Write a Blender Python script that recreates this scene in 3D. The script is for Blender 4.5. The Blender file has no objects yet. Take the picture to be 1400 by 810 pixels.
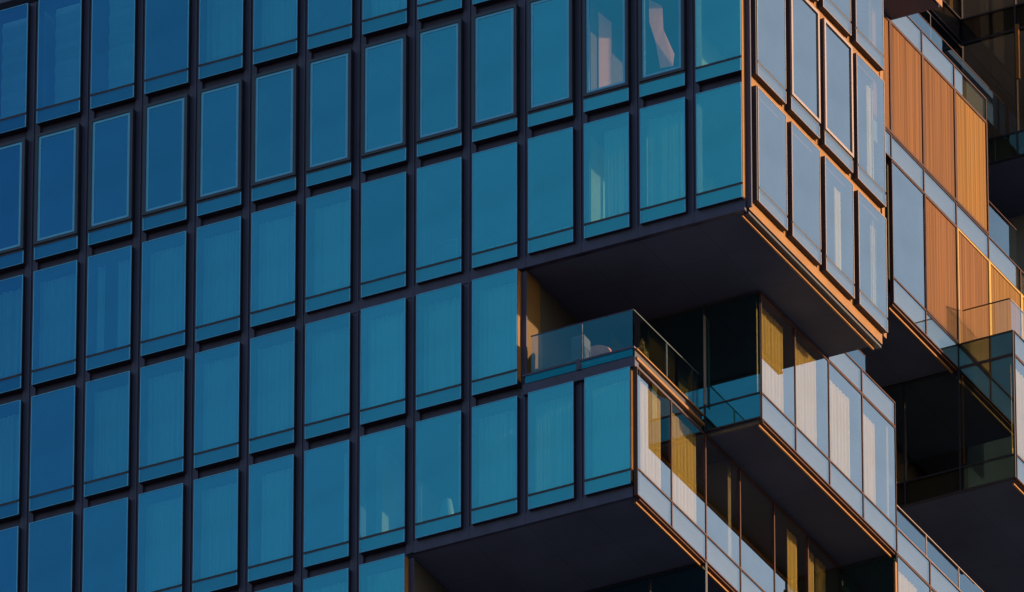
import bpy, bmesh, math, random
from mathutils import Vector, Matrix
random.seed(7)
R = math.radians
sc = bpy.context.scene
C = sc.collection

# ------------------------------------------------------------------ camera
cd = bpy.data.cameras.new('camera'); cam = bpy.data.objects.new('camera', cd); C.objects.link(cam)
cam.location = (127.291808, -256.388827, -171.909422)
yaw, pit = 0.478575, 0.534395
cam.rotation_euler = (math.pi/2 + pit, 0, yaw)
cd.sensor_width = 36.0
cd.lens = 21186.48 / 1400 * 36.0
cd.clip_start = 1.0; cd.clip_end = 6000
sc.camera = cam

# ------------------------------------------------------------------ sky, sun, exposure
SUN_AZ, SUN_EL = 31.0, 10.0            # azimuth from +X towards +Y
w = bpy.data.worlds.new('World'); sc.world = w; w.use_nodes = True
nt = w.node_tree; bg = nt.nodes['Background']
sky = nt.nodes.new('ShaderNodeTexSky'); sky.sky_type = 'NISHITA'; sky.sun_disc = False
sky.sun_elevation = R(SUN_EL); sky.sun_rotation = R(90 - SUN_AZ)
sky.air_density = 1.0; sky.dust_density = 1.0; sky.ozone_density = 1.6
nt.links.new(sky.outputs[0], bg.inputs[0]); bg.inputs[1].default_value = 0.15
sd = bpy.data.lights.new('sun', 'SUN'); so = bpy.data.objects.new('sun', sd); C.objects.link(so)
sd.energy = 4.7; sd.angle = R(0.5); sd.color = (1.0, 0.70, 0.42)
ce = math.cos(R(SUN_EL))
sdir = Vector((math.cos(R(SUN_AZ))*ce, math.sin(R(SUN_AZ))*ce, math.sin(R(SUN_EL))))
so.rotation_euler = sdir.to_track_quat('Z', 'Y').to_euler()
so.location = (60, 40, 40)
vs = sc.view_settings
vs.view_transform = 'Standard'; vs.look = 'None'; vs.gamma = 1.0; vs.use_curve_mapping = False
vs.exposure = 0.44
sc.cycles.max_bounces = 10; sc.cycles.transparent_max_bounces = 24
sc.cycles.glossy_bounces = 5; sc.cycles.diffuse_bounces = 4
sc.cycles.use_denoising = True
sc.cycles.caustics_reflective = False; sc.cycles.caustics_refractive = False

# ------------------------------------------------------------------ materials
def mat(name):
    m = bpy.data.materials.new(name); m.use_nodes = True
    return m, m.node_tree, m.node_tree.nodes['Principled BSDF']

def noise_color(nt, c, amt=0.15, scale=(1, 1, 1), nscale=3.0, detail=5):
    tc = nt.nodes.new('ShaderNodeTexCoord'); mp = nt.nodes.new('ShaderNodeMapping')
    mp.inputs['Scale'].default_value = scale
    nz = nt.nodes.new('ShaderNodeTexNoise'); nz.inputs['Scale'].default_value = nscale; nz.inputs['Detail'].default_value = detail
    rp = nt.nodes.new('ShaderNodeValToRGB')
    rp.color_ramp.elements[0].position = 0.3; rp.color_ramp.elements[1].position = 0.7
    rp.color_ramp.elements[0].color = tuple(v*(1-amt) for v in c)+(1,)
    rp.color_ramp.elements[1].color = tuple(min(1, v*(1+amt)) for v in c)+(1,)
    nt.links.new(tc.outputs['Object'], mp.inputs[0]); nt.links.new(mp.outputs[0], nz.inputs[0])
    nt.links.new(nz.outputs[0], rp.inputs[0])
    return rp.outputs[0]

def simple(name, c, rough=0.5, metal=0.0, amt=0.12, nscale=2.0, scale=(1, 1, 1), spec=0.5, bump=0.0):
    m, nt, b = mat(name)
    nt.links.new(noise_color(nt, c, amt, scale, nscale), b.inputs['Base Color'])
    b.inputs['Roughness'].default_value = rough; b.inputs['Metallic'].default_value = metal
    b.inputs['Specular IOR Level'].default_value = spec
    if bump:
        tc = nt.nodes.new('ShaderNodeTexCoord'); nz = nt.nodes.new('ShaderNodeTexNoise'); nz.inputs['Scale'].default_value = 40
        bp = nt.nodes.new('ShaderNodeBump'); bp.inputs['Strength'].default_value = bump; bp.inputs['Distance'].default_value = 0.01
        nt.links.new(tc.outputs['Object'], nz.inputs[0]); nt.links.new(nz.outputs[0], bp.inputs['Height']); nt.links.new(bp.outputs[0], b.inputs['Normal'])
    return m

def glass(name, refl, tint, r0=0.3, rough=0.0, use_obj=False, speck=0.05, f_edge=0.5):
    """coated architectural glass: tinted see-through layer mixed with a mirror-like coat"""
    m = bpy.data.materials.new(name); m.use_nodes = True; nt = m.node_tree; nt.nodes.clear()
    out = nt.nodes.new('ShaderNodeOutputMaterial')
    tr = nt.nodes.new('ShaderNodeBsdfTransparent'); tr.inputs[0].default_value = tint+(1,)
    gl = nt.nodes.new('ShaderNodeBsdfGlossy'); gl.inputs['Roughness'].default_value = rough
    mx = nt.nodes.new('ShaderNodeMixShader')
    lw = nt.nodes.new('ShaderNodeLayerWeight'); lw.inputs[0].default_value = 0.5
    mr = nt.nodes.new('ShaderNodeMapRange'); mr.inputs['To Min'].default_value = r0; mr.inputs['To Max'].default_value = f_edge
    nt.links.new(lw.outputs['Facing'], mr.inputs['Value']); nt.links.new(mr.outputs[0], mx.inputs[0])
    # fine dust / film: slight variation of the coat
    tc = nt.nodes.new('ShaderNodeTexCoord'); nz = nt.nodes.new('ShaderNodeTexNoise')
    nz.inputs['Scale'].default_value = 26; nz.inputs['Detail'].default_value = 6; nz.inputs['Roughness'].default_value = 0.8
    n2 = nt.nodes.new('ShaderNodeTexNoise'); n2.inputs['Scale'].default_value = 0.9; n2.inputs['Detail'].default_value = 2
    nt.links.new(tc.outputs['Object'], nz.inputs[0]); nt.links.new(tc.outputs['Object'], n2.inputs[0])
    ad = nt.nodes.new('ShaderNodeMath'); ad.operation = 'ADD'
    nt.links.new(nz.outputs[0], ad.inputs[0]); nt.links.new(n2.outputs[0], ad.inputs[1])
    m2 = nt.nodes.new('ShaderNodeMapRange'); m2.inputs['From Min'].default_value = 0.6; m2.inputs['From Max'].default_value = 1.4
    m2.inputs['To Min'].default_value = 1-speck*2; m2.inputs['To Max'].default_value = 1.0+speck*0.6
    nt.links.new(ad.outputs[0], m2.inputs['Value'])
    mul = nt.nodes.new('ShaderNodeVectorMath'); mul.operation = 'SCALE'
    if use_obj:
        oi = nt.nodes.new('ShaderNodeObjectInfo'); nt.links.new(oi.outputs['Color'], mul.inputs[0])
    else:
        mul.inputs[0].default_value = refl
    nt.links.new(m2.outputs[0], mul.inputs['Scale']); nt.links.new(mul.outputs[0], gl.inputs[0])
    nt.links.new(tr.outputs[0], mx.inputs[1]); nt.links.new(gl.outputs[0], mx.inputs[2])
    nt.links.new(mx.outputs[0], out.inputs[0])
    return m

def fabric(name, c, trans=0.35):
    m, nt, b = mat(name)
    b.inputs['Roughness'].default_value = 0.9; b.inputs['Specular IOR Level'].default_value = 0.1
    nt.links.new(noise_color(nt, c, 0.06, (6, 6, .3), 3.0), b.inputs['Base Color'])
    t = nt.nodes.new('ShaderNodeBsdfTranslucent'); t.inputs[0].default_value = c+(1,)
    mx = nt.nodes.new('ShaderNodeMixShader'); mx.inputs[0].default_value = trans
    o = nt.nodes['Material Output']
    nt.links.new(b.outputs[0], mx.inputs[1]); nt.links.new(t.outputs[0], mx.inputs[2]); nt.links.new(mx.outputs[0], o.inputs[0])
    return m

def ribbed(name, c):
    """copper-coloured screen of fine vertical ribs"""
    m, nt, b = mat(name)
    tc = nt.nodes.new('ShaderNodeTexCoord')
    sx = nt.nodes.new('ShaderNodeSeparateXYZ'); nt.links.new(tc.outputs['Object'], sx.inputs[0])
    cb = nt.nodes.new('ShaderNodeCombineXYZ'); nt.links.new(sx.outputs['X'], cb.inputs['X'])
    zz = nt.nodes.new('ShaderNodeMath'); zz.operation = 'MULTIPLY'; zz.inputs[1].default_value = 0.004
    nt.links.new(sx.outputs['Z'], zz.inputs[0]); nt.links.new(zz.outputs[0], cb.inputs['Y'])
    oi = nt.nodes.new('ShaderNodeObjectInfo'); rm = nt.nodes.new('ShaderNodeMath'); rm.operation = 'MULTIPLY'; rm.inputs[1].default_value = 37.0
    nt.links.new(oi.outputs['Random'], rm.inputs[0]); nt.links.new(rm.outputs[0], cb.inputs['Z'])
    nz = nt.nodes.new('ShaderNodeTexNoise'); nz.inputs['Scale'].default_value = 27; nz.inputs['Detail'].default_value = 5
    nt.links.new(cb.outputs[0], nz.inputs[0])
    rp = nt.nodes.new('ShaderNodeValToRGB'); rp.color_ramp.elements[0].position = .34; rp.color_ramp.elements[1].position = .66
    rp.color_ramp.elements[0].color = tuple(v*.60 for v in c)+(1,); rp.color_ramp.elements[1].color = tuple(v*1.26 for v in c)+(1,)
    nt.links.new(nz.outputs[0], rp.inputs[0]); nt.links.new(rp.outputs[0], b.inputs['Base Color'])
    b.inputs['Roughness'].default_value = 0.6; b.inputs['Specular IOR Level'].default_value = 0.2
    return m

M = {}
M['frame'] = simple('dark_frame', (.040, .036, .082), .55, amt=.2, nscale=4, scale=(1, 1, .2))
M['cassette'] = simple('cassette_frame', (.020, .018, .034), .55, amt=.15)
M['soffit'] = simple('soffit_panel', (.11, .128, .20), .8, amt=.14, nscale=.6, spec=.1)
M['yellowgold'] = simple('bright_gold_frame', (.42, .25, .05), .5, amt=.08, spec=.25)
def joints(m, c):
    nt = m.node_tree; b = nt.nodes['Principled BSDF']; tc = nt.nodes.new('ShaderNodeTexCoord'); br = nt.nodes.new('ShaderNodeTexBrick')
    br.offset = 0; br.inputs['Scale'].default_value = 1.0; br.inputs['Brick Width'].default_value = 1.36594; br.inputs['Row Height'].default_value = 1.65692
    br.inputs['Mortar Size'].default_value = .012; br.inputs['Mortar Smooth'].default_value = .3
    br.inputs['Color1'].default_value = (1, 1, 1, 1); br.inputs['Color2'].default_value = (.94, .94, .94, 1); br.inputs['Mortar'].default_value = (.75, .75, .75, 1)
    src = b.inputs['Base Color'].links[0].from_socket
    mx = nt.nodes.new('ShaderNodeVectorMath'); mx.operation = 'MULTIPLY'
    nt.links.new(tc.outputs['Object'], br.inputs['Vector']); nt.links.new(src, mx.inputs[0]); nt.links.new(br.outputs['Color'], mx.inputs[1]); nt.links.new(mx.outputs[0], b.inputs['Base Color'])
joints(M['soffit'], None)
M['gold'] = simple('gold_anodised_frame', (.29, .125, .036), .5, amt=.12, spec=.25)
M['bronze'] = simple('bronze_frame', (.070, .026, .020), .6, amt=.2, spec=.2)
M['champagne'] = simple('champagne_frame', (.34, .25, .24), .5, amt=.08, spec=.25)
M['casement'] = simple('grey_casement', (.030, .036, .060), .45, amt=.1)
M['border'] = simple('blue_spacer', (.10, .42, .70), .5, amt=.08)
M['concrete'] = simple('interior_concrete', (.24, .22, .20), .85, amt=.15, nscale=1)
M['wall'] = simple('interior_plaster', (.30, .28, .26), .9, amt=.1)
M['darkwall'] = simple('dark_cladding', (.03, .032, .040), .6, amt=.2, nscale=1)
M['creamwall'] = simple('ochre_wall', (.12, .065, .016), .8, amt=.1)
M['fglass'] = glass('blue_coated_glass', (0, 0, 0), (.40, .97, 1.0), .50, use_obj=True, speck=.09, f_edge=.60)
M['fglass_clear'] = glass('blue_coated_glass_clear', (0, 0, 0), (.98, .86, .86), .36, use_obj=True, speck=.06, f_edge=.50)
M['sglass'] = glass('pale_coated_glass', (1.0, .98, .92), (.96, .88, .64), .28, use_obj=False, speck=.09, f_edge=.88)
M['bglass'] = glass('balustrade_glass', (.85, .98, 1.0), (.90, .95, .93), .12, speck=.05, f_edge=.60)
M['tglass'] = glass('teal_glass', (.10, .62, .72), (.42, .50, .48), .34, speck=.10, f_edge=.62)
M['smoke'] = glass('smoky_glass', (.50, .55, .60), (.50, .42, .36), .05, speck=.12, f_edge=.20)
mc = bpy.data.materials.new('clear_glass'); mc.use_nodes = True; mc.node_tree.nodes.clear()
_o = mc.node_tree.nodes.new('ShaderNodeOutputMaterial'); _t = mc.node_tree.nodes.new('ShaderNodeBsdfTransparent'); _t.inputs[0].default_value = (.97, .98, .98, 1)
mc.node_tree.links.new(_t.outputs[0], _o.inputs[0]); M['clear'] = mc
M['dglass'] = glass('teal_balustrade_glass', (.16, .66, .78), (.80, .84, .86), .12, speck=.05, f_edge=.4)
M['eglass'] = glass('grey_green_glass', (.42, .76, .74), (.74, .70, .58), .28, speck=.16, f_edge=.55)
M['curtain'] = fabric('sheer_curtain', (.86, .86, .84))
M['warmcurtain'] = fabric('cream_curtain', (.88, .72, .36), .25)
M['screen'] = ribbed('copper_screen', (.26, .108, .040))
M['screengold'] = ribbed('gold_screen', (.31, .145, .035))
M['ground'] = simple('city_ground', (.17, .17, .185), .9, amt=.3, nscale=.02)
M['pink'] = simple('pale_pink_board', (.90, .66, .66), .7, amt=.05)
M['cloth'] = fabric('rose_cloth', (.88, .62, .62), .2)
M['grey'] = simple('chair_fabric_grey', (.10, .13, .17), .8, amt=.15)
M['salmon'] = simple('chair_fabric_salmon', (.60, .24, .15), .8, amt=.1)
M['leaf'] = simple('leaf', (.30, .20, .04), .6, amt=.3)
M['planter'] = simple('planter_zinc', (.035, .05, .07), .7)
M['pot'] = simple('pot', (.12, .09, .07), .6)
M['backing'] = simple('spandrel_backing', (.12, .17, .22), .8, amt=.06)
M['sideback'] = simple('grey_spandrel_backing', (.10, .10, .11), .8, amt=.06)
M['white'] = simple('white_paint', (.45, .47, .48), .5, amt=.05)
M['steel'] = simple('brushed_steel', (.05, .09, .10), .6)

# ------------------------------------------------------------------ mesh helpers
def bx(bm, x0, x1, y0, y1, z0, z1, mi=0, coat=False):
    v = [bm.verts.new((x, y, z)) for x in (x0, x1) for y in (y0, y1) for z in (z0, z1)]
    for f in ((0, 1, 3, 2), (4, 6, 7, 5), (0, 4, 5, 1), (2, 3, 7, 6), (0, 2, 6, 4), (1, 5, 7, 3)):
        fc = bm.faces.new([v[i] for i in f]); fc.material_index = mi
        if coat and f != (0, 4, 5, 1): fc.material_index = 1

def gmesh(name, boxes, m):
    """glass panes: the coat is on the outer (-y) face only, the rest is clear"""
    bm = bmesh.new()
    for b in boxes: bx(bm, *b, coat=True)
    return mesh(name, bm=bm, mats=[m, M['clear']])

def cyl(bm, cx, cy, z0, z1, r0, r1=None, n=20, mi=0, cap=True):
    r1 = r0 if r1 is None else r1
    a = [bm.verts.new((cx+r0*math.cos(2*math.pi*i/n), cy+r0*math.sin(2*math.pi*i/n), z0)) for i in range(n)]
    b = [bm.verts.new((cx+r1*math.cos(2*math.pi*i/n), cy+r1*math.sin(2*math.pi*i/n), z1)) for i in range(n)]
    for i in range(n):
        f = bm.faces.new((a[i], a[(i+1) % n], b[(i+1) % n], b[i])); f.material_index = mi; f.smooth = True
    if cap: bm.faces.new(a[::-1]).material_index = mi; bm.faces.new(b).material_index = mi

def mesh(name, boxes=None, bm=None, mats=None):
    if bm is None:
        bm = bmesh.new()
        for b in boxes: bx(bm, *b)
    bmesh.ops.recalc_face_normals(bm, faces=bm.faces)
    me = bpy.data.meshes.new(name); bm.to_mesh(me); bm.free()
    for m in (mats or []): me.materials.append(m)
    return me

def obj(name, me, parent=None, loc=(0, 0, 0), rz=0, color=None):
    o = bpy.data.objects.new(name, me); C.objects.link(o)
    o.parent = parent
    if parent is tower: loc = tuple(a-b for a, b in zip(loc, TB))
    o.location = loc; o.rotation_euler = (0, 0, rz)
    if color: o.color = tuple(color)+(1,)
    return o

def tag(o, label, cat, group=None):
    o['label'] = label; o['category'] = cat
    if group: o['group'] = group
    return o

def part(name, boxes, m, label=None):
    """a part of the tower built from boxes given in world coordinates"""
    o = obj(name, mesh(name, boxes, mats=[m] if not isinstance(m, list) else m), tower)
    if label: o['label'] = label
    return o

# ------------------------------------------------------------------ grid of the tower
wf, ws = 1.36594, 1.65692
HT = 3.527
GZ = -173.6
LV = {-1: 3.2+2*HT, 0: 3.2+HT, 1: 3.2, 2: 0.0, 3: -3.2, 4: -6.4, 5: -9.6}     # storey floors of the front rows
LB1, LB2, LB3 = 3.2, 6.91, 10.52                                             # floors of the rear block

g = bpy.data.objects.new('ground', mesh('ground', [(-3000, 3000, -3000, 3000, GZ-1, GZ)], mats=[M['ground']]))
C.objects.link(g); g['kind'] = 'structure'

tower = None
TB = (-9.0, 9.0, GZ)
tower = bpy.data.objects.new('apartment_tower', None); C.objects.link(tower); tower.location = TB
tag(tower, 'blue glass apartment tower of stacked overhanging blocks with copper screens', 'building')

# ---- hidden mass behind the rooms and down to the street
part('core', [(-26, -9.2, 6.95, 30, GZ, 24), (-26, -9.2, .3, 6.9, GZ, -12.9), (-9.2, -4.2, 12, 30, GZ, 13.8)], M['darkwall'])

# ---- floor slabs (their undersides are the dark soffits)
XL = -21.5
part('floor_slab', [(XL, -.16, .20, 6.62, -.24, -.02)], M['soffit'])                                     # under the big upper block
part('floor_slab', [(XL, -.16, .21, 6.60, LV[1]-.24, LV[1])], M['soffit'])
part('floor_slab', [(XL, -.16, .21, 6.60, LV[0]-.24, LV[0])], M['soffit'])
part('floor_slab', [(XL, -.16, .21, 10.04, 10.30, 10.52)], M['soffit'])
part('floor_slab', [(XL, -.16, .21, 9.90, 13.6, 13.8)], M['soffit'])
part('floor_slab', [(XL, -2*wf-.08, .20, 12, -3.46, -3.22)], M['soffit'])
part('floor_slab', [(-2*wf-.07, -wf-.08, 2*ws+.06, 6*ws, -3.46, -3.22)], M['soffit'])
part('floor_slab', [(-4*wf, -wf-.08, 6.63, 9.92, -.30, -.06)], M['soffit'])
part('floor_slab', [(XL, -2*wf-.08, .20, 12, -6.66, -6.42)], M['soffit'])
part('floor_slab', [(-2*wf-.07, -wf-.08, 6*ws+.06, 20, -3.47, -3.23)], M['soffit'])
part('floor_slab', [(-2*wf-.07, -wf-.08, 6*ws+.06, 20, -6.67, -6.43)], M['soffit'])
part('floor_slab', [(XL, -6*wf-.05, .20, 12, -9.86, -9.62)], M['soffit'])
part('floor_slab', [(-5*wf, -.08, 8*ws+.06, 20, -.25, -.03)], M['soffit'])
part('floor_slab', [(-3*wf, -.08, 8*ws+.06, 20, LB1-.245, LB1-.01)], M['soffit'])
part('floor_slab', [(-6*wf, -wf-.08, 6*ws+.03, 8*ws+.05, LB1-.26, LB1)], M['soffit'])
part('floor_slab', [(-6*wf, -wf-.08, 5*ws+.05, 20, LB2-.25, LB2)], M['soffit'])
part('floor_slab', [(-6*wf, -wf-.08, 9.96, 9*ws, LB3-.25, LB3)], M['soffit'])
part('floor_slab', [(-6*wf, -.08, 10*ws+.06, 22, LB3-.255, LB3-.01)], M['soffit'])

# ---- room walls
part('room_wall', [(XL, -9.4, 4.6, 4.75, -12.9, 13.5), (-9.2, -1.9, 4.6, 4.75, .0, 13.5)] , M['wall'])
part('room_wall', [(x-.05, x+.05, .5, 4.55, LV[r]+.02, LV[r]+(3.2 if r > 1 else HT)-.3) for r in (0, 1, 2) for x in (-4.5*3*wf/1.0+.68, -3*3*wf, -2*3*wf, -3*wf) if not (r == 1 and x > -5)], M['wall'])
part('room_wall', [(-3*wf-.05, -3*wf+.05, .5, 4.55, LV[1]+.02, LV[1]+HT-.3)], M['darkwall'])  # partition coloured darker so the sun patch on it stays dim
part('room_wall', [(-2.75, -2.6, 3.0, 4.55, .02, 13.3)], M['wall'])
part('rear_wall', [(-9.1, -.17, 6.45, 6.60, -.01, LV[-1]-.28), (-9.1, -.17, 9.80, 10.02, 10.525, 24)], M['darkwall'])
part('room_wall', [(-9.0, -2*wf-.1, 4.6, 4.75, -6.4, -3.48), (-9.3, -9.15, .5, 4.5, -6.4, -3.5)], M['wall'])
part('room_wall', [(-8.0, -4.2, 9.0, 9.1, -6.4, -3.5), (-4.3, -4.2, 4.8, 8.95, -6.4, -3.5)], M['wall'])
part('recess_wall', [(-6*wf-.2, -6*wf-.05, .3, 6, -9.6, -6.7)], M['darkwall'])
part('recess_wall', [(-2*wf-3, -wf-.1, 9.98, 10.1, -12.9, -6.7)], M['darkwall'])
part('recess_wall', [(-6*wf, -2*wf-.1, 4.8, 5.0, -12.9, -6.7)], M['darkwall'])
part('room_wall', [(-5.2, -5.05, 3.4, 12, -3.2, -.31), (-5.0, -wf-.1, 9.7, 9.8, -3.2, -.32)], M['wall'])
part('terrace_wall', [(-4*wf-.18, -4*wf-.04, .24, .90, -3.2, -.25)], M['creamwall'], 'ochre end wall of the covered terrace')
part('room_wall', [(-4*wf-.2, -4*wf-.05, .92, 6.5, -3.2, -.25)], M['darkwall'])
part('room_wall', [(-4.9, -4.75, 8*ws+.1, 20, 0, LB1-.25), (-4.7, -.1, 19, 19.1, -.01, 24), (-4.9, -4.75, 10.1, 18.9, -6.4, -3.5),
                   (-4.9, -4.75, 9, 18.9, LB1, 24)], M['wall'])
part('room_wall', [(-4.7, -wf-.1, 5*ws+.1, 5*ws+.2, LB2+.02, LB3-.28), (-4.7, -wf-.12, 6*ws+.05, 6*ws+.15, LB1+.02, LB2-.28), (-4.7, -2*wf-.12, 9.96, 10.05, LB3+.02, 13.5)], M['darkwall'])
part('rear_wall', [(-9.1, -2*wf-.1, 6.66, 6.8, -.01, LB1+8)], M['darkwall'])
part('rear_wall', [(-2*wf-.12, -2*wf-.02, 6.82, 6*ws, -.02, LB1+5)], M['darkwall'])

# ---- front curtain wall skeleton (recessed channels between the glass cassettes)
def front_frame():
    b = []
    ext = {0: 0, 1: 0, 2: 0, 3: -4, 4: -2, 5: -6}
    for r, e in ext.items():
        z0 = LV[r]; z1 = LV[r-1]
        zb = z0-.25
        for c in range(-2, 15+e):
            x = -(14-c)*wf
            right_end = (c == 14+e)
            if right_end: continue
            b.append((x-.16, x+.16, .12, .24, zb+.0, z1-.25))
            b.append((x-.018, x+.018, .095, .119, zb, z1-.25))
        b.append((XL, e*wf-.16, .19, .26, z0-.25, z0+.14))
    return b
part('facade_frame', front_frame(), M['frame'])
# fascia strips under the overhangs
part('fascia', [(XL+10.6, -.13, .10, .188, -.265, .02)], M['frame'])
part('fascia', [(-6*wf+.02, -2*wf-.13, .10, .188, -6.675, -6.38)], M['frame'])
# right-hand ends of the front rows
def end_post(e, z0, z1):
    x = e*wf
    o = part('corner_post', [(x-.133, x-.121, .012, .17, z0, z1)], M['gold'], 'golden return at the end of the blue glass')
    part('corner_post', [(x-.118, x+.0, .175, .22, z0-.2, z1+.0)], M['frame'])
end_post(0, .02, 13.0); end_post(-4, -3.1, -.32); end_post(-2, -6.33, -3.56); end_post(-6, -9.5, -6.75)

# ------------------------------------------------------------------ window kinds
def window_meshes(H, W, framed, side):
    """cassette window: parent frame mesh + pane + spandrel pane; y=0 is the outer face, +y goes inside"""
    h = W/2; D = .17
    zt = H-.30
    fr = [(-h, -h+.03, .006, D, 0, zt), (h-.03, h, .006, D, 0, zt), (-h+.03, h-.03, .006, D, 0, .03),
          (-h+.03, h-.03, .006, D, zt-.03, zt), (-h+.03, h-.03, -.004, D, .315, .375), (-h+.03, h-.03, .05, .06, .03, .315, 1)]
    sp = [(-h+.008, h-.008, -.004, .004, .006, .313)]
    edge = [(-h, -h+.022, -.010, .005, 0, .313), (h-.022, h, -.010, .005, 0, .313), (-h+.022, h-.022, -.010, .005, 0, .012)]
    parts = {}
    if framed:
        cw = .07
        cf = [(-h, -h+cw, -.035, .0055, .377, zt), (h-cw, h, -.035, .0055, .377, zt), (-h+cw, h-cw, -.035, .0055, .377, .377+cw), (-h+cw, h-cw, -.035, .0055, zt-cw, zt)]
        bw = .03 if side else .06
        a = cw+.004
        bd = [(-h+a, -h+a+bw, -.014, .004, .377+a, zt-a), (h-a-bw, h-a, -.014, .004, .377+a, zt-a), (-h+a+bw, h-a-bw, -.014, .004, .377+a, .377+a+bw), (-h+a+bw, h-a-bw, -.014, .004, zt-a-bw, zt-a)]
        parts['opening_frame'] = mesh('opening_frame', cf, mats=[M['champagne'] if side else M['casement']])
        if not side: parts['spacer_border'] = mesh('spacer_border', bd, mats=[M['border']])
        pn = [(-h+a, h-a, -.005, .003, .377+a, zt-a)]
    else:
        pn = [(-h+.008, h-.008, -.004, .004, .377, zt-.004)]
        edge += [(-h, -h+.022, -.010, .005, .377, zt), (h-.022, h, -.010, .005, .377, zt), (-h+.022, h-.022, -.010, .005, zt-.018, zt)]
    parts['pane_edge'] = mesh('pane_edge', edge, mats=[M['champagne'] if side else M['border']])
    gm = M['sglass'] if side else M['fglass']
    parts['glass_pane'] = gmesh('glass_pane', pn, gm); parts['spandrel_pane'] = gmesh('spandrel_pane', sp, gm)
    return mesh('window', fr, mats=[M['cassette'], M['sideback'] if side else M['backing']]), parts

def lerp(a, b, t): return tuple(x+(y-x)*t for x, y in zip(a, b))
def front_refl_grade(c, r):  # graded reflection painted into the panes: navy at left to teal at right
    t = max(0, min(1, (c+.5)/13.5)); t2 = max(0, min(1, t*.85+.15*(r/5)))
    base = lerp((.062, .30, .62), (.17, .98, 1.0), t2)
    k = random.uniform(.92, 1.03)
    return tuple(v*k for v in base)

_cache = {}
def win(key, H, W, framed, side):
    k = (key,)
    if k not in _cache: _cache[k] = window_meshes(H, W, framed, side)
    return _cache[k]

def add_window(H, W, framed, side, loc, rz, tint=None, key=None, swap=None):
    key = key or (round(H, 2), round(W, 2), framed, side)
    fm, parts = win(key, H, W, framed, side)
    o = obj('window', fm, tower, loc, rz)
    tilt = random.uniform(-.0012, .0012)
    for n, me in parts.items():
        if swap and n == 'glass_pane':
            me = me.copy(); me.materials[0] = M[swap]
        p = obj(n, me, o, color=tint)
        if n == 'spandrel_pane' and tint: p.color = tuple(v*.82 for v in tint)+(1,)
    return o

rows = {0: range(0, 14), 1: range(0, 14), 2: range(0, 14), 3: range(0, 10), 4: range(0, 12), 5: range(4, 8)}
for r, cols in rows.items():
    H = HT if r < 2 else 3.2
    for c in cols:
        x = -(14-c)*wf+wf/2
        framed = (r == 1 and c <= 12)
        add_window(H, wf-.27, framed, False, (x, 0, LV[r]), 0, front_refl_grade(c, r), swap='fglass_clear' if (r == 1 and c in (11, 12)) else None)

# upper block, right-hand side: gold skeleton + cassettes
SX = .05
part('facade_frame', [(-.10, -.085, .24, 6.72, z0-.20, z0+.06) for z0 in (0,)] +
     [(-.10, -.086, .24, 6.72, LV[r]-.32, LV[r]+.06) for r in (1, 0)] + [(-.10, -.086, .24, 10.05, 10.29, 10.62)] +
     [(-.10, -.085, .28+1.635*j-.02, .28+1.635*j+.12, .061, 10.0) for j in range(0, 5)], M['gold'], 'golden skeleton behind the pale side windows')
part('drip_trim', [(-.27, -.23, .22, 6.6, -.36, -.32)], M['gold'])
part('fascia', [(-.22, -.102, .24, 6.7, -.30, -.242)], M['cassette'])
for r in (0, 1, 2):
    H = HT if r < 2 else 3.2
    for j in range(4):
        y0 = .42+1.635*j
        add_window(H, 1.39, r == 1 and j in (1, 2), True, (SX, y0+.695, LV[r]+.06), math.pi/2)
for j in range(2):
    add_window(HT, 1.39, False, True, (SX, .42+1.6*(j+4)+.73, 10.62), math.pi/2)
part('corner_post', [(-.115, SX-.005, .36, .405, z, z+h) for z, h in ((.06, 2.9), (3.26, 3.22), (6.79, 3.2))], M['cassette'])

# ------------------------------------------------------------------ flush side glazing (thin bronze frames)
def flush_meshes(W, H, zb, zt, gm, frm, spand=True, pane=True, f=.02, sg=None):
    h = W/2; out = {}
    fr = [(-h, -h+f, -.02, .07, zb, zt), (h-f, h, -.02, .07, zb, zt), (-h+f, h-f, -.02, .07, zb, zb+.03)]
    if pane: fr += [(-h+f, h-f, -.02, .07, .345, .385), (-h+f, h-f, -.02, .07, zt-.03, zt)]
    else: fr += [(-h+f, h-f, -.02, .07, zt-.03, zt)]
    if spand: fr.append((-h+f, h-f, .045, .06, zb+.03, .345 if pane else zt-.03, 1))
    par = mesh('w', fr, mats=[frm, M['sideback']])
    if spand: out['spandrel_pane'] = gmesh('spandrel_pane', [(-h+f+.002, h-f-.002, -.005, .005, zb+.032, (.343 if pane else zt-.032))], sg or gm)
    if pane: out['glass_pane'] = gmesh('glass_pane', [(-h+f+.002, h-f-.002, -.005, .005, .387, zt-.032)], gm)
    return par, out

_fc = {}
def flush(kind, name, W, loc, rz, zb, zt, gm='sglass', frm='bronze', spand=True, pane=True, sg=None):
    k = (sg, kind, round(W, 3), round(zb, 3), round(zt, 3), gm, spand, pane, frm)
    if k not in _fc: _fc[k] = flush_meshes(W, 0, zb, zt, M[gm], M[frm], spand, pane, sg=M[sg] if sg else None)
    par, out = _fc[k]
    o = obj(name, par, tower, loc, rz)
    for n, me in out.items(): obj(n, me, o)
    return o
R90 = math.pi/2
# terraced block C (side X=-2wf), six bays
for j in range(6):
    flush('C', 'window', ws, (-2*wf, (j+.5)*ws+(.04 if j == 0 else 0), -6.4), R90, -.30, 2.88)
part('drip_trim', [(-2*wf-.14, -2*wf-.10, .2, 9.9, -6.80, -6.755)], M['gold'])
part('fascia', [(-2*wf-.09, -2*wf-.02, .2, 9.9, -6.74, -6.705)], M['bronze'])
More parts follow.
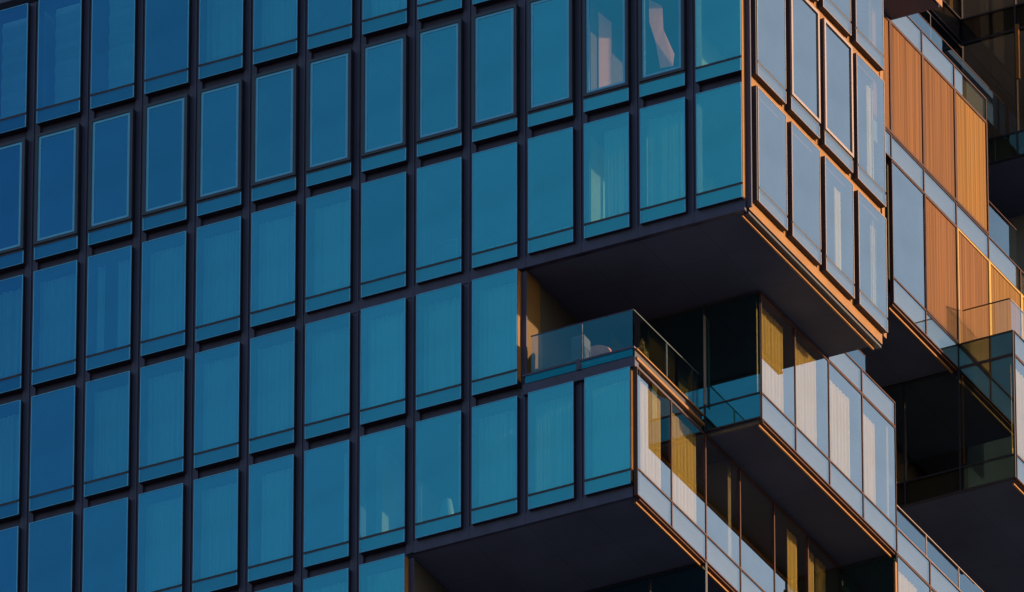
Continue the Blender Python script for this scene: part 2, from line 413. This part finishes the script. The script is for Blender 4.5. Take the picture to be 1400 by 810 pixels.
# terrace kerb on C
part('terrace_kerb', [(-2*wf-.05, -2*wf+.015, .05, 2*ws-.05, -3.085, -3.05), (-2*wf-.05, -2*wf+.02, .05, 2*ws-.05, -3.34, -3.27)], M['gold'], 'sunlit golden edge of the terrace')
part('terrace_kerb', [(-2*wf-.10, -2*wf-.04, .05, 2*ws-.06, -3.27, -3.10)], M['cassette'])
part('terrace_kerb', [(-4*wf+.0, -2*wf-.02, -.02, .10, -3.07, -3.02), (-4*wf+.0, -2*wf-.02, .01, .19, -3.51, -3.255),
                      (-3*wf-.05, -3*wf+.05, -.03, .015, -3.26, -3.0), (-4*wf, -2*wf-.1, .12, .18, -3.25, -3.08)], M['frame'])
for k in (0, 1):
    o = obj('spandrel_pane', mesh('spandrel_pane', [(-wf/2+.06, wf/2-.06, -.006, .004, -.052, .13)], mats=[M['fglass']]), tower, (-4*wf+(k+.5)*wf, .0, -3.2))
    o.color = (.03, .30, .36, 1)
# D block: side X=-wf, j 2..6, z -3.2..0
for j in range(2, 6):
    flush('D', 'window', ws, (-wf, (j+.5)*ws, -3.2), R90, -.30, 2.89)
for j in range(4, 6):
    flush('Dp', 'parapet_panel', ws, (-wf, (j+.5)*ws, 0), R90, -.30, .34, pane=False)
part('drip_trim', [(-wf-.14, -wf-.10, 2*ws+.1, 9.9, -3.60, -3.555)], M['gold'])
part('fascia', [(-wf-.09, -wf-.02, 2*ws+.1, 9.9, -3.54, -3.505)], M['bronze'])
# D front (faces the terrace)
for k in range(3):
    flush('Df', 'window', wf, (-wf-(k+.5)*wf, 2*ws, -3.2), 0, -.26, 2.9, gm='tglass', frm='cassette')
part('corner_post', [(-2*wf+.05, -2*wf+.062, 2*ws-.14, 2*ws-.04, -2.85, -.60)], M['champagne'])
part('fascia', [(-4*wf, -wf, 2*ws+.03, 2*ws+.14, -3.52, -3.465)], M['cassette'])
# I block: side X=-wf, j>=6, z below -3.2
for j in range(6, 10):
    flush('I', 'window', ws, (-wf, (j+.5)*ws, -6.4), R90, -.30, 2.89)
for j in range(6, 10):
    flush('Ip', 'parapet_panel', ws, (-wf, (j+.5)*ws, -3.2), R90, -.305, .36, pane=False)
part('terrace_kerb', [(-wf-.16, -wf-.01, 6*ws+.1, 10*ws, -2.83, -2.79)], M['champagne'])
part('corner_post', [(-wf-.03, -wf+.01, 6*ws-.10, 6*ws-.01, -6.6, -3.75)], M['gold'])
flush('If', 'window', wf, (-1.5*wf, 6*ws, -6.4), 0, -.26, 2.89, gm='tglass', frm='cassette')
# E block: front j=8, side X=0, z 0..3.2
for k in range(4):
    flush('Ef', 'window', wf, (-(k+.5)*wf, 8*ws, 0), 0, -.24, 2.93, gm='eglass', frm='cassette')
for k in range(3):
    flush('Efp', 'parapet_panel', wf, (-(k+.5)*wf, 8*ws, LB1), 0, -.265, .36, gm='eglass', frm='cassette', pane=False)
for j in range(8, 10):
    flush('Es', 'window', ws, (0, (j+.5)*ws+.03, 0), R90, -.26, 2.93)
    flush('Esp', 'parapet_panel', ws, (0, (j+.5)*ws+.03, LB1), R90, -.265, .36, pane=False)
part('drip_trim', [(-.14, -.10, 8*ws+.1, 17, -.34, -.30)], M['gold'])
part('corner_post', [(-.11, -.05, 8*ws+.08, 8*ws+.12, .6, 2.85), (-wf+.02, -wf+.055, 8*ws+.08, 8*ws+.12, .5, 2.8)], M['gold'])
# B block: side X=-wf; lower row from j=6 (z LB1), upper row from j=5 to 9 (z LB2)
flush('B1', 'window', ws, (-wf, 6.5*ws, LB1), R90, -.30, LB2-LB1-.31)
for j in (7, 8, 9, 10):
    flush('Bp', 'spandrel_panel', ws, (-wf, (j+.5)*ws, LB1), R90, -.30, .345, pane=False)
for j in (5, 6, 7, 8, 9, 10):
    flush('Bp2', 'spandrel_panel', ws, (-wf, (j+.5)*ws, LB2), R90, -.30, .345, pane=False)
for j in (6, 7, 8):
    flush('Bp3', 'spandrel_panel', ws, (-wf, (j+.5)*ws, LB3), R90, -.27, .37, pane=False)

def screen(W, zb, zt, loc, m, frm):
    h = W/2
    key = ('scr', W, zb, zt, m, frm)
    if key not in _fc:
        bm = bmesh.new()
        n = 34; pts = []
        x0, x1 = -h+.055, h-.055
        for i in range(n*2+1):
            x = x0+(x1-x0)*i/(n*2); pts.append((x, -.012 if i % 2 else .0))
        lo = [bm.verts.new((x, y, zb+.07)) for x, y in pts]; hi = [bm.verts.new((x, y, zt-.05)) for x, y in pts]
        lb = [bm.verts.new((x, .03, zb+.07)) for x, y in pts]; hb = [bm.verts.new((x, .03, zt-.05)) for x, y in pts]
        for i in range(len(pts)-1):
            bm.faces.new((lo[i], lo[i+1], hi[i+1], hi[i])); bm.faces.new((lb[i+1], lb[i], hb[i], hb[i+1]))
        fr = [(-h, -h+.05, -.035, .05, zb, zt), (h-.05, h, -.035, .05, zb, zt), (-h+.05, h-.05, -.03, .05, zb, zb+.06), (-h+.05, h-.05, -.03, .05, zt-.045, zt)]
        _fc[key] = (mesh('screen_panel', bm=bm, mats=[M[m]]), mesh('panel_frame', fr, mats=[M[frm]]))
    a, b = _fc[key]
    o = obj('screen_panel', a, tower, loc, R90); obj('panel_frame', b, o)
    return o
for j in (5, 6, 7, 8):
    o = screen(ws, .36, LB3-LB2-.28, (-wf, (j+.5)*ws, LB2), 'screengold' if j == 8 else 'screen', 'bronze')
    o['label'] = 'ribbed copper screen panel'
for j in (7, 8, 9, 10):
    o = screen(ws, .36, LB2-LB1-.31, (-wf, (j+.5)*ws, LB1), 'screen' if j < 9 else 'screengold', 'bronze' if j == 7 else 'yellowgold')
    o['label'] = 'ribbed copper screen panel'
part('drip_trim', [(-wf-.14, -wf-.10, 6*ws+.02, 8*ws-.1, LB1-.42, LB1-.375)], M['gold'])
part('fascia', [(-wf-.09, -wf-.02, 6*ws+.02, 8*ws-.05, LB1-.35, LB1-.305)], M['bronze'])
# set-back storey above B and H block front
for j in range(6, 10):
    flush('K', 'window', ws, (-2*wf, (j+.5)*ws, LB3), R90, -.25, 3.0, gm='smoke', frm='cassette')
    flush('K2', 'window', ws, (-2*wf, (j+.5)*ws, 13.9), R90, -.25, 3.0, gm='smoke', frm='cassette')
for k in range(3):
    flush('Hf', 'window', wf, (-(k+.5)*wf, 10*ws, LB3), 0, -.28, 3.1, gm='smoke', sg='eglass', frm='cassette')
    flush('Hf', 'window', wf, (-(k+.5)*wf, 10*ws, 13.9), 0, -.28, 3.1, gm='smoke', sg='smoke', frm='cassette')
for j in (10, 11):
    flush('Hs', 'window', ws, (0, (j+.5)*ws+.03, LB3), R90, -.28, 3.1)
part('corner_post', [(-wf+.04, -wf+.12, 10*ws-.10, 10*ws-.04, 12.25, 13.7)], M['gold'])
part('floor_slab', [(-6*wf, -2*wf-.08, 9.96, 10*ws, 13.62, 13.86)], M['soffit'])
# recess fronts under C and side of row 5
for k in range(4):
    flush('R5', 'window', wf, (-2*wf-(k+.5)*wf, 2*ws, -9.6), 0, -.26, 2.9, gm='tglass', frm='cassette')

# ------------------------------------------------------------------ balustrades (parts of the tower)
def balustrade(path, z0, z1, joints, rail='steel', label=None, gm='bglass'):
    """glass panels between consecutive points, with clamps at each joint"""
    o = None
    for (a, b) in zip(path[:-1], path[1:]):
        a = Vector(a+(0,)); b = Vector(b+(0,)); L = (b-a).length; n = max(1, round(L/joints)); u = (b-a)/L
        ang = math.atan2(u.y, u.x)
        bm = bmesh.new()
        for i in range(n):
            bx(bm, L*i/n+.012, L*(i+1)/n-.012, -.008, .008, z0, z1, coat=True)
        p = obj('balustrade', mesh('balustrade', bm=bm, mats=[M[gm], M['clear']]), tower, tuple(a), ang)
        if label: p['label'] = label
        obj('rail', mesh('rail', [(0, L, -.014, .014, z1+.002, z1+.022)], mats=[M[rail]]), p)
        for i in range(1, n):
            obj('post', mesh('post', [(L*i/n-.010, L*i/n+.010, -.02, .02, z0-.05, z1-.01)], mats=[M[rail]]), p)
balustrade([(-4*wf+.15, .10), (-2*wf-.10, .10)], -3.02, -2.05, wf, 'frame', gm='dglass')
balustrade([(-2*wf-.10, .12), (-2*wf-.10, 2*ws-.1)], -3.02, -2.05, 1.40, 'steel')
balustrade([(-wf-.25, 6.7), (-wf-.25, 9.0)], .30, 1.08, 2.4, 'bronze')
balustrade([(-wf-.12, 6*ws+.1), (-wf-.12, 10*ws)], -2.80, -2.12, 1.55, 'champagne')
balustrade([(-wf+.07, 8*ws+.12), (-.13, 8*ws+.12)], LB1+.30, 4.46, 1.5, 'bronze')
balustrade([(-.13, 8*ws+.14), (-.13, 10*ws)], LB1+.30, 4.46, 1.5, 'champagne')
balustrade([(-wf-.25, 9.98), (-wf-.25, 10*ws-.1)], LB3+.2, 11.60, 6, 'bronze')
balustrade([(-wf-.08, 9*ws+.05), (-wf-.08, 10*ws)], LB2+.30, 8.30, 1.7, 'bronze')

# ------------------------------------------------------------------ curtains (hang behind the glass: things of their own)
def curtain_mesh(W, H, fold=.13, amp=.035, seed=0, taper=0.0):
    rnd = random.Random(seed); bm = bmesh.new(); n = max(8, int(W/.022)); rowsn = 7
    ph = [rnd.uniform(0, 6.3) for _ in range(4)]
    g = []
    for k in range(rowsn+1):
        t = k/rowsn; z = H*t; ln = []
        for i in range(n+1):
            s = i/n
            ww = W*(1-taper*(1-t)*.5*(1 if s > .5 else .2))
            x = -W/2+s*W+(ww-W)*(s-.0)*.5
            y = amp*(math.sin(2*math.pi*s*W/fold+ph[0]+.5*math.sin(3*s+ph[1]))+.45*math.sin(2*math.pi*s*W/fold*.37+ph[2]))*(1.0-.25*t)
            ln.append(bm.verts.new((x, y, z)))
        g.append(ln)
    g2 = [[bm.verts.new((v.co.x, v.co.y+.006, v.co.z)) for v in ln] for ln in g]
    for k in range(rowsn):
        for i in range(n):
            bm.faces.new((g[k][i], g[k][i+1], g[k+1][i+1], g[k+1][i])).smooth = True
            bm.faces.new((g2[k][i+1], g2[k][i], g2[k+1][i], g2[k+1][i+1])).smooth = True
    for i in range(n):
        bm.faces.new((g[0][i+1], g[0][i], g2[0][i], g2[0][i+1])); bm.faces.new((g[-1][i], g[-1][i+1], g2[-1][i+1], g2[-1][i]))
    for k in range(rowsn):
        bm.faces.new((g[k][0], g[k+1][0], g2[k+1][0], g2[k][0])); bm.faces.new((g[k+1][n], g[k][n], g2[k][n], g2[k+1][n]))
    return bm

ORD = ['zeroth', 'first', 'second', 'third', 'fourth', 'fifth', 'sixth', 'seventh', 'eighth', 'ninth', 'tenth', 'eleventh', 'twelfth', 'thirteenth', 'fourteenth', 'fifteenth']
ROWN = {0: 'row above the framed windows', 2: 'row directly below the framed windows', 3: 'two rows below the framed windows',
        4: 'three rows below the framed windows', 5: 'lowest blue row'}
def place_curtain(name, W, H, loc, rz, m, label, group, seed, fold=.13, amp=.035, taper=0.):
    me = mesh('curtain', bm=curtain_mesh(W, H, fold, amp, seed, taper), mats=[M[m]])
    o = bpy.data.objects.new(name, me); C.objects.link(o); o.location = loc; o.rotation_euler = (0, 0, rz)
    return tag(o, label, 'curtain', group)
GW = wf-.24
# (row, col): list of (centre offset, width)
full = [(0, GW)]
CUR = {(0, 4): full, (0, 5): full, (0, 7): full,
       (2, 0): full, (2, 1): full, (2, 2): [(-.40, .20), (.28, .56)], (2, 3): full, (2, 4): full, (2, 5): full, (2, 6): full, (2, 11): [(.14, .76)], (2, 12): full,
       (3, 0): full, (3, 2): [(-.06, .96)], (3, 3): full, (3, 4): full, (3, 5): full, (3, 6): full, (3, 7): full, (3, 8): full, (3, 9): full,
       (4, 3): full, (4, 4): full, (4, 5): [(-.06, .72)], (4, 6): [(.40, .30)], (4, 8): [(.42, .26)], (4, 9): full, (4, 10): full, (4, 11): full,
       (5, 4): full, (5, 5): full, (5, 6): full, (5, 7): full}
sd_ = 1
for (r, c), lst in CUR.items():
    H = HT if r < 2 else 3.2
    for k, (dx, W_) in enumerate(lst):
        sd_ += 1
        x = -(14-c)*wf+wf/2+dx
        how = 'drawn fully' if W_ > 1 else ('half drawn' if W_ > .5 else 'gathered at %s edge' % ('left' if dx < 0 else 'right'))
        first = 5 if r == 5 else 1
        ordn = ORD[c+1-(3 if r == 5 else 0)]
        if r == 4: first = 1
        place_curtain('curtain', W_, H-.80, (x, .36, LV[r]+.40), 0, 'curtain',
                      'sheer curtain %s, %s window from left, %s' % (how, ordn, ROWN[r]),
                      'sheer curtains behind the blue front windows', sd_, fold=random.choice((.09, .13, .2)), amp=random.uniform(.02, .045),
                      taper=.12 if W_ < .6 else 0)

def side_curtain(X, y0, y1, z, H, label, m='warmcurtain', seed=1, fold=.16, amp=.014, inset=.15):
    W_ = y1-y0
    return place_curtain('curtain', W_, H, (X-inset, (y0+y1)/2+inset*2, z), R90, m, label, 'curtains behind the pale side windows', seed, fold, amp)
# D block, four bays
for j in range(2, 6):
    y = j*ws
    side_curtain(-wf, y-.20 if j == 2 else y+.03, y+(1.06 if j < 5 else .62), -2.82, 2.38-(.12 if j > 3 else 0), 'cream curtain, left part of %s window, bright block below big overhang' % ORD[j-1], seed=50+j)
# C block
side_curtain(-2*wf, .10, 1.20, -6.02, 2.44, 'cream curtain in the corner window below the left terrace edge', seed=61)
side_curtain(-2*wf, ws+.06, ws+1.20, -6.02, 2.44, 'cream curtain in the second side window below the left terrace edge', seed=62)
side_curtain(-2*wf, 7.27, 7.77, -6.02, 2.35, 'narrow sunlit ochre curtain at the bottom of the photo, left of the wide pair', seed=63)
side_curtain(-2*wf, 8.17, 8.62, -6.02, 2.35, 'left one of the ochre curtain pair at the bottom edge beneath bright block', seed=64)
side_curtain(-2*wf, 8.70, 9.17, -6.02, 2.35, 'right one of the ochre curtain pair at the bottom edge beneath bright block', seed=66)
# I block
side_curtain(-wf, 6*ws-.05, 6*ws+1.0, -6.0, 2.30, 'cream curtain in the window at the bottom edge below the long rail', seed=65)
# E side
side_curtain(0, 8*ws-.15, 8*ws+1.4, .40, 2.40, 'cream curtain in the side window at the right edge above the dark glass box', seed=67)
# A side, gathered curtains
for yc, r, lab in ((4.30, 2, 'white curtain gathered in third side window, lowest row of big block'),
                   (6.12, 2, 'white curtain gathered in far side window, lowest row of big block'),
                   (6.02, 1, 'white curtain gathered in far side window, middle row of big block')):
    place_curtain('curtain', .30, (3.2 if r == 2 else HT)-.95, (SX-.22, yc+.42, LV[r]+.46), R90, 'curtain', lab, 'curtains behind the pale side windows', 80+r+int(yc*7), .10, .02)
# set-back storey top right
side_curtain(-2*wf, 14.9, 15.7, 14.3, 2.3, 'ochre curtain at the top edge left of the dark recess', seed=90)
side_curtain(-2*wf, 16.0, 16.2, 14.3, 2.3, 'narrow ochre curtain at the top edge right of the other one', seed=91)

# ------------------------------------------------------------------ loose things
for c, nm in ((0, 'first'), (1, 'second'), (2, 'third')):
    x = -(14-c)*wf+wf/2+.10
    bm = bmesh.new(); n = 6; hh = (HT-.75)/n
    for i in range(n):
        z = LV[0]+.40+hh*i
        v = [(-.44, .0, 0), (.44, .0, 0), (.44, -.05, hh*.55), (.44, .0, hh*.985), (-.44, .0, hh*.985), (-.44, -.05, hh*.55)]
        p = [bm.verts.new((a, b, hh*i+q)) for a, b, q in v]; p2 = [bm.verts.new((a, b+.012, hh*i+q)) for a, b, q in v]
        for q in ((0, 1, 2, 5), (5, 2, 3, 4)):
            bm.faces.new([p[k] for k in q]); bm.faces.new([p2[k] for k in q[::-1]])
        for k in range(6): bm.faces.new((p[(k+1) % 6], p[k], p2[k], p2[(k+1) % 6]))
    o = bpy.data.objects.new('roman_blind', mesh('roman_blind', bm=bm, mats=[M['curtain']])); C.objects.link(o); o.location = (x, .45, LV[0]+.40)
    tag(o, 'pale folded blind lowered in the %s window from left, row above framed windows' % nm, 'blind', 'folded blinds in the top left windows')
def thing(name, label, cat, loc, rz=0, group=None):
    o = bpy.data.objects.new(name, None); C.objects.link(o); o.location = loc; o.rotation_euler = (0, 0, rz)
    return tag(o, label, cat, group)
def child(name, boxes, m, parent, bm=None, bevel=0):
    me = mesh(name, boxes, bm, mats=[M[m]])
    o = bpy.data.objects.new(name, me); C.objects.link(o); o.parent = parent
    if bevel:
        b = o.modifiers.new('bevel', 'BEVEL'); b.width = bevel; b.segments = 3
    return o
def armchair(x, y, rz, label, m, back):
    t = thing('armchair', label, 'armchair', (x, y, -3.22), rz, 'armchairs on the covered terrace')
    child('seat', [(-.30, .30, -.28, .30, .22, .44)], m, t, bevel=.04)
    bm = bmesh.new()
    n = 14; lo, hi, lo2, hi2 = [], [], [], []
    for i in range(n+1):
        a = math.pi*i/n
        cx, cy = math.cos(a), math.sin(a)
        zt = .66+(back-.66)*math.sin(a)**.6
        lo.append(bm.verts.new((.36*cx, .05+.34*cy, .12))); hi.append(bm.verts.new((.38*cx, .05+.38*cy, zt)))
        lo2.append(bm.verts.new((.29*cx, .05+.27*cy, .12))); hi2.append(bm.verts.new((.31*cx, .05+.31*cy, zt)))
    for i in range(n):
        for q in ((lo[i], lo[i+1], hi[i+1], hi[i]), (lo2[i+1], lo2[i], hi2[i], hi2[i+1]), (hi[i], hi[i+1], hi2[i+1], hi2[i]), (lo[i+1], lo[i], lo2[i], lo2[i+1])):
            bm.faces.new(q).smooth = True
    for i in (0, n): bm.faces.new((lo[i], hi[i], hi2[i], lo2[i]))
    child('backrest', None, m, t, bm=bm)
    for sx in (-.25, .25):
        for sy in (-.22, .25):
            b = bmesh.new(); cyl(b, sx, sy, 0, .22, .015, .022, 10); child('leg', None, 'pot', t, bm=b)
    return t
armchair(-4.22, .95, R(15), 'rounded grey armchair with its right side lit salmon, behind the terrace glass', 'salmon', 1.32)
armchair(-4.92, 1.45, R(-70), 'low salmon armchair beside the ochre end wall of the terrace', 'salmon', 1.02)
t = thing('planter', 'tall grey planter box between the two terrace armchairs', 'planter', (-4.42, .72, -3.22))
child('planter_box', [(-.16, .16, -.16, .16, 0, 1.18)], 'planter', t, bevel=.02)
child('soil', [(-.14, .14, -.14, .14, 1.182, 1.20)], 'pot', t)

t = thing('potted_shrub', 'small pointed shrub in a pot behind the terrace side rail', 'plant', (-2*wf-.45, 1.20, -3.22))
b = bmesh.new(); cyl(b, 0, 0, 0, .42, .13, .18, 18); child('pot', None, 'pot', t, bm=b)
b = bmesh.new(); cyl(b, 0, 0, .42, .62, .018, .014, 8); child('trunk', None, 'pot', t, bm=b)
b = bmesh.new()
for i in range(420):
    h = random.random()**1.2; z = .55+h*.55; rr = .13*(1-h)**.8*math.sqrt(random.random())+.01
    a = random.uniform(0, 6.28); p = Vector((rr*math.cos(a), rr*math.sin(a), z)); s = .028
    q = Matrix.Rotation(random.uniform(0, 6.28), 3, 'Z') @ Matrix.Rotation(random.uniform(-1, 1), 3, 'X')
    b.faces.new([b.verts.new(p+q @ Vector(v)) for v in ((-s*.5, 0, 0), (0, 0, -s), (s*.5, 0, 0), (0, 0, s*1.3))])
child('crown', None, 'leaf', t, bm=b)

def radiator(cx, label):
    t = thing('radiator', label, 'radiator', (cx, .55, .01), 0, 'low radiators behind the blue glass')
    child('body', [(-.46, .46, -.05, .05, .12, .60)], 'grey', t)
    for k in range(4):
        x = -.42+k*.225
        child('grille', [(x, x+.17, -.09, .04, .602, .72)], 'white', t)
    child('foot', [(-.40, -.34, -.04, .04, 0, .118)], 'grey', t); child('foot', [(.34, .40, -.04, .04, 0, .118)], 'grey', t)
radiator(-6.37, 'low radiator with pale grille blocks, tenth window from left below framed row')
radiator(-4.98, 'low radiator with pale grille blocks, eleventh window from left below framed row')

t = thing('mirror', 'tall narrow mirror frame leaning low behind the ninth blue window below the framed row', 'mirror', (-7.75, .75, .02))
child('frame', [(-.31, -.28, -.02, .02, 0, 1.35), (.28, .31, -.02, .02, 0, 1.35), (-.28, .28, -.02, .02, 1.32, 1.35), (-.28, .28, -.02, .02, 0, .03)], 'white', t)
child('mirror_glass', [(-.278, .278, -.008, .008, .032, 1.318)], 'grey', t)

t = thing('white_board', 'pale pink upright board behind the twelfth window of the framed row', 'board', (-3.93, .95, LV[1]+.02), R(48))
bm = bmesh.new()
pts = [(-.15, .9), (.15, .9), (.15, 2.80), (-.15, 3.02)]
f1 = [bm.verts.new((x, -.02, z)) for x, z in pts]; f2 = [bm.verts.new((x, .02, z)) for x, z in pts]
bm.faces.new(f1); bm.faces.new(f2[::-1])
for i in range(4): bm.faces.new((f1[i], f1[(i+1) % 4], f2[(i+1) % 4], f2[i]))
child('panel', None, 'pink', t, bm=bm)
child('stand', [(-.10, .10, -.12, .12, 0, .03), (-.02, .02, .025, .05, .03, 1.2)], 'grey', t)

me_pts = [(-2.74, 6.10), (-2.44, 5.95), (-2.42, 5.35), (-2.18, 4.75), (-2.22, 4.42), (-2.50, 4.36), (-2.60, 5.0), (-2.74, 5.5)]
bm = bmesh.new()
f1 = [bm.verts.new((x+2.5, .03*math.sin(9*x+3*z), z-4.36)) for x, z in me_pts]; f2 = [bm.verts.new((v.co.x, v.co.y+.02, v.co.z)) for v in f1]
bm.faces.new(f1); bm.faces.new(f2[::-1])
for i in range(len(f1)): bm.faces.new((f1[i], f1[(i+1) % 8], f2[(i+1) % 8], f2[i]))
o = bpy.data.objects.new('hanging_cloth', mesh('hanging_cloth', bm=bm, mats=[M['cloth']])); C.objects.link(o); o.location = (-2.5, .8, 4.36); o.rotation_euler = (0, 0, R(35))
tag(o, 'crumpled rose cloth hanging behind the thirteenth window of the framed row', 'cloth')

t = thing('floor_lamp', 'small pale lamp low behind ninth blue window, three rows below framed windows', 'lamp', (-7.72, .8, LV[4]+.02))
b = bmesh.new(); cyl(b, 0, 0, 0, .03, .14, .14, 20); cyl(b, 0, 0, .03, .55, .02, .02, 10); child('stand', None, 'grey', t, bm=b)
b = bmesh.new(); cyl(b, 0, 0, .55, 1.25, .22, .10, 24); child('lamp_shade', None, 'white', t, bm=b)
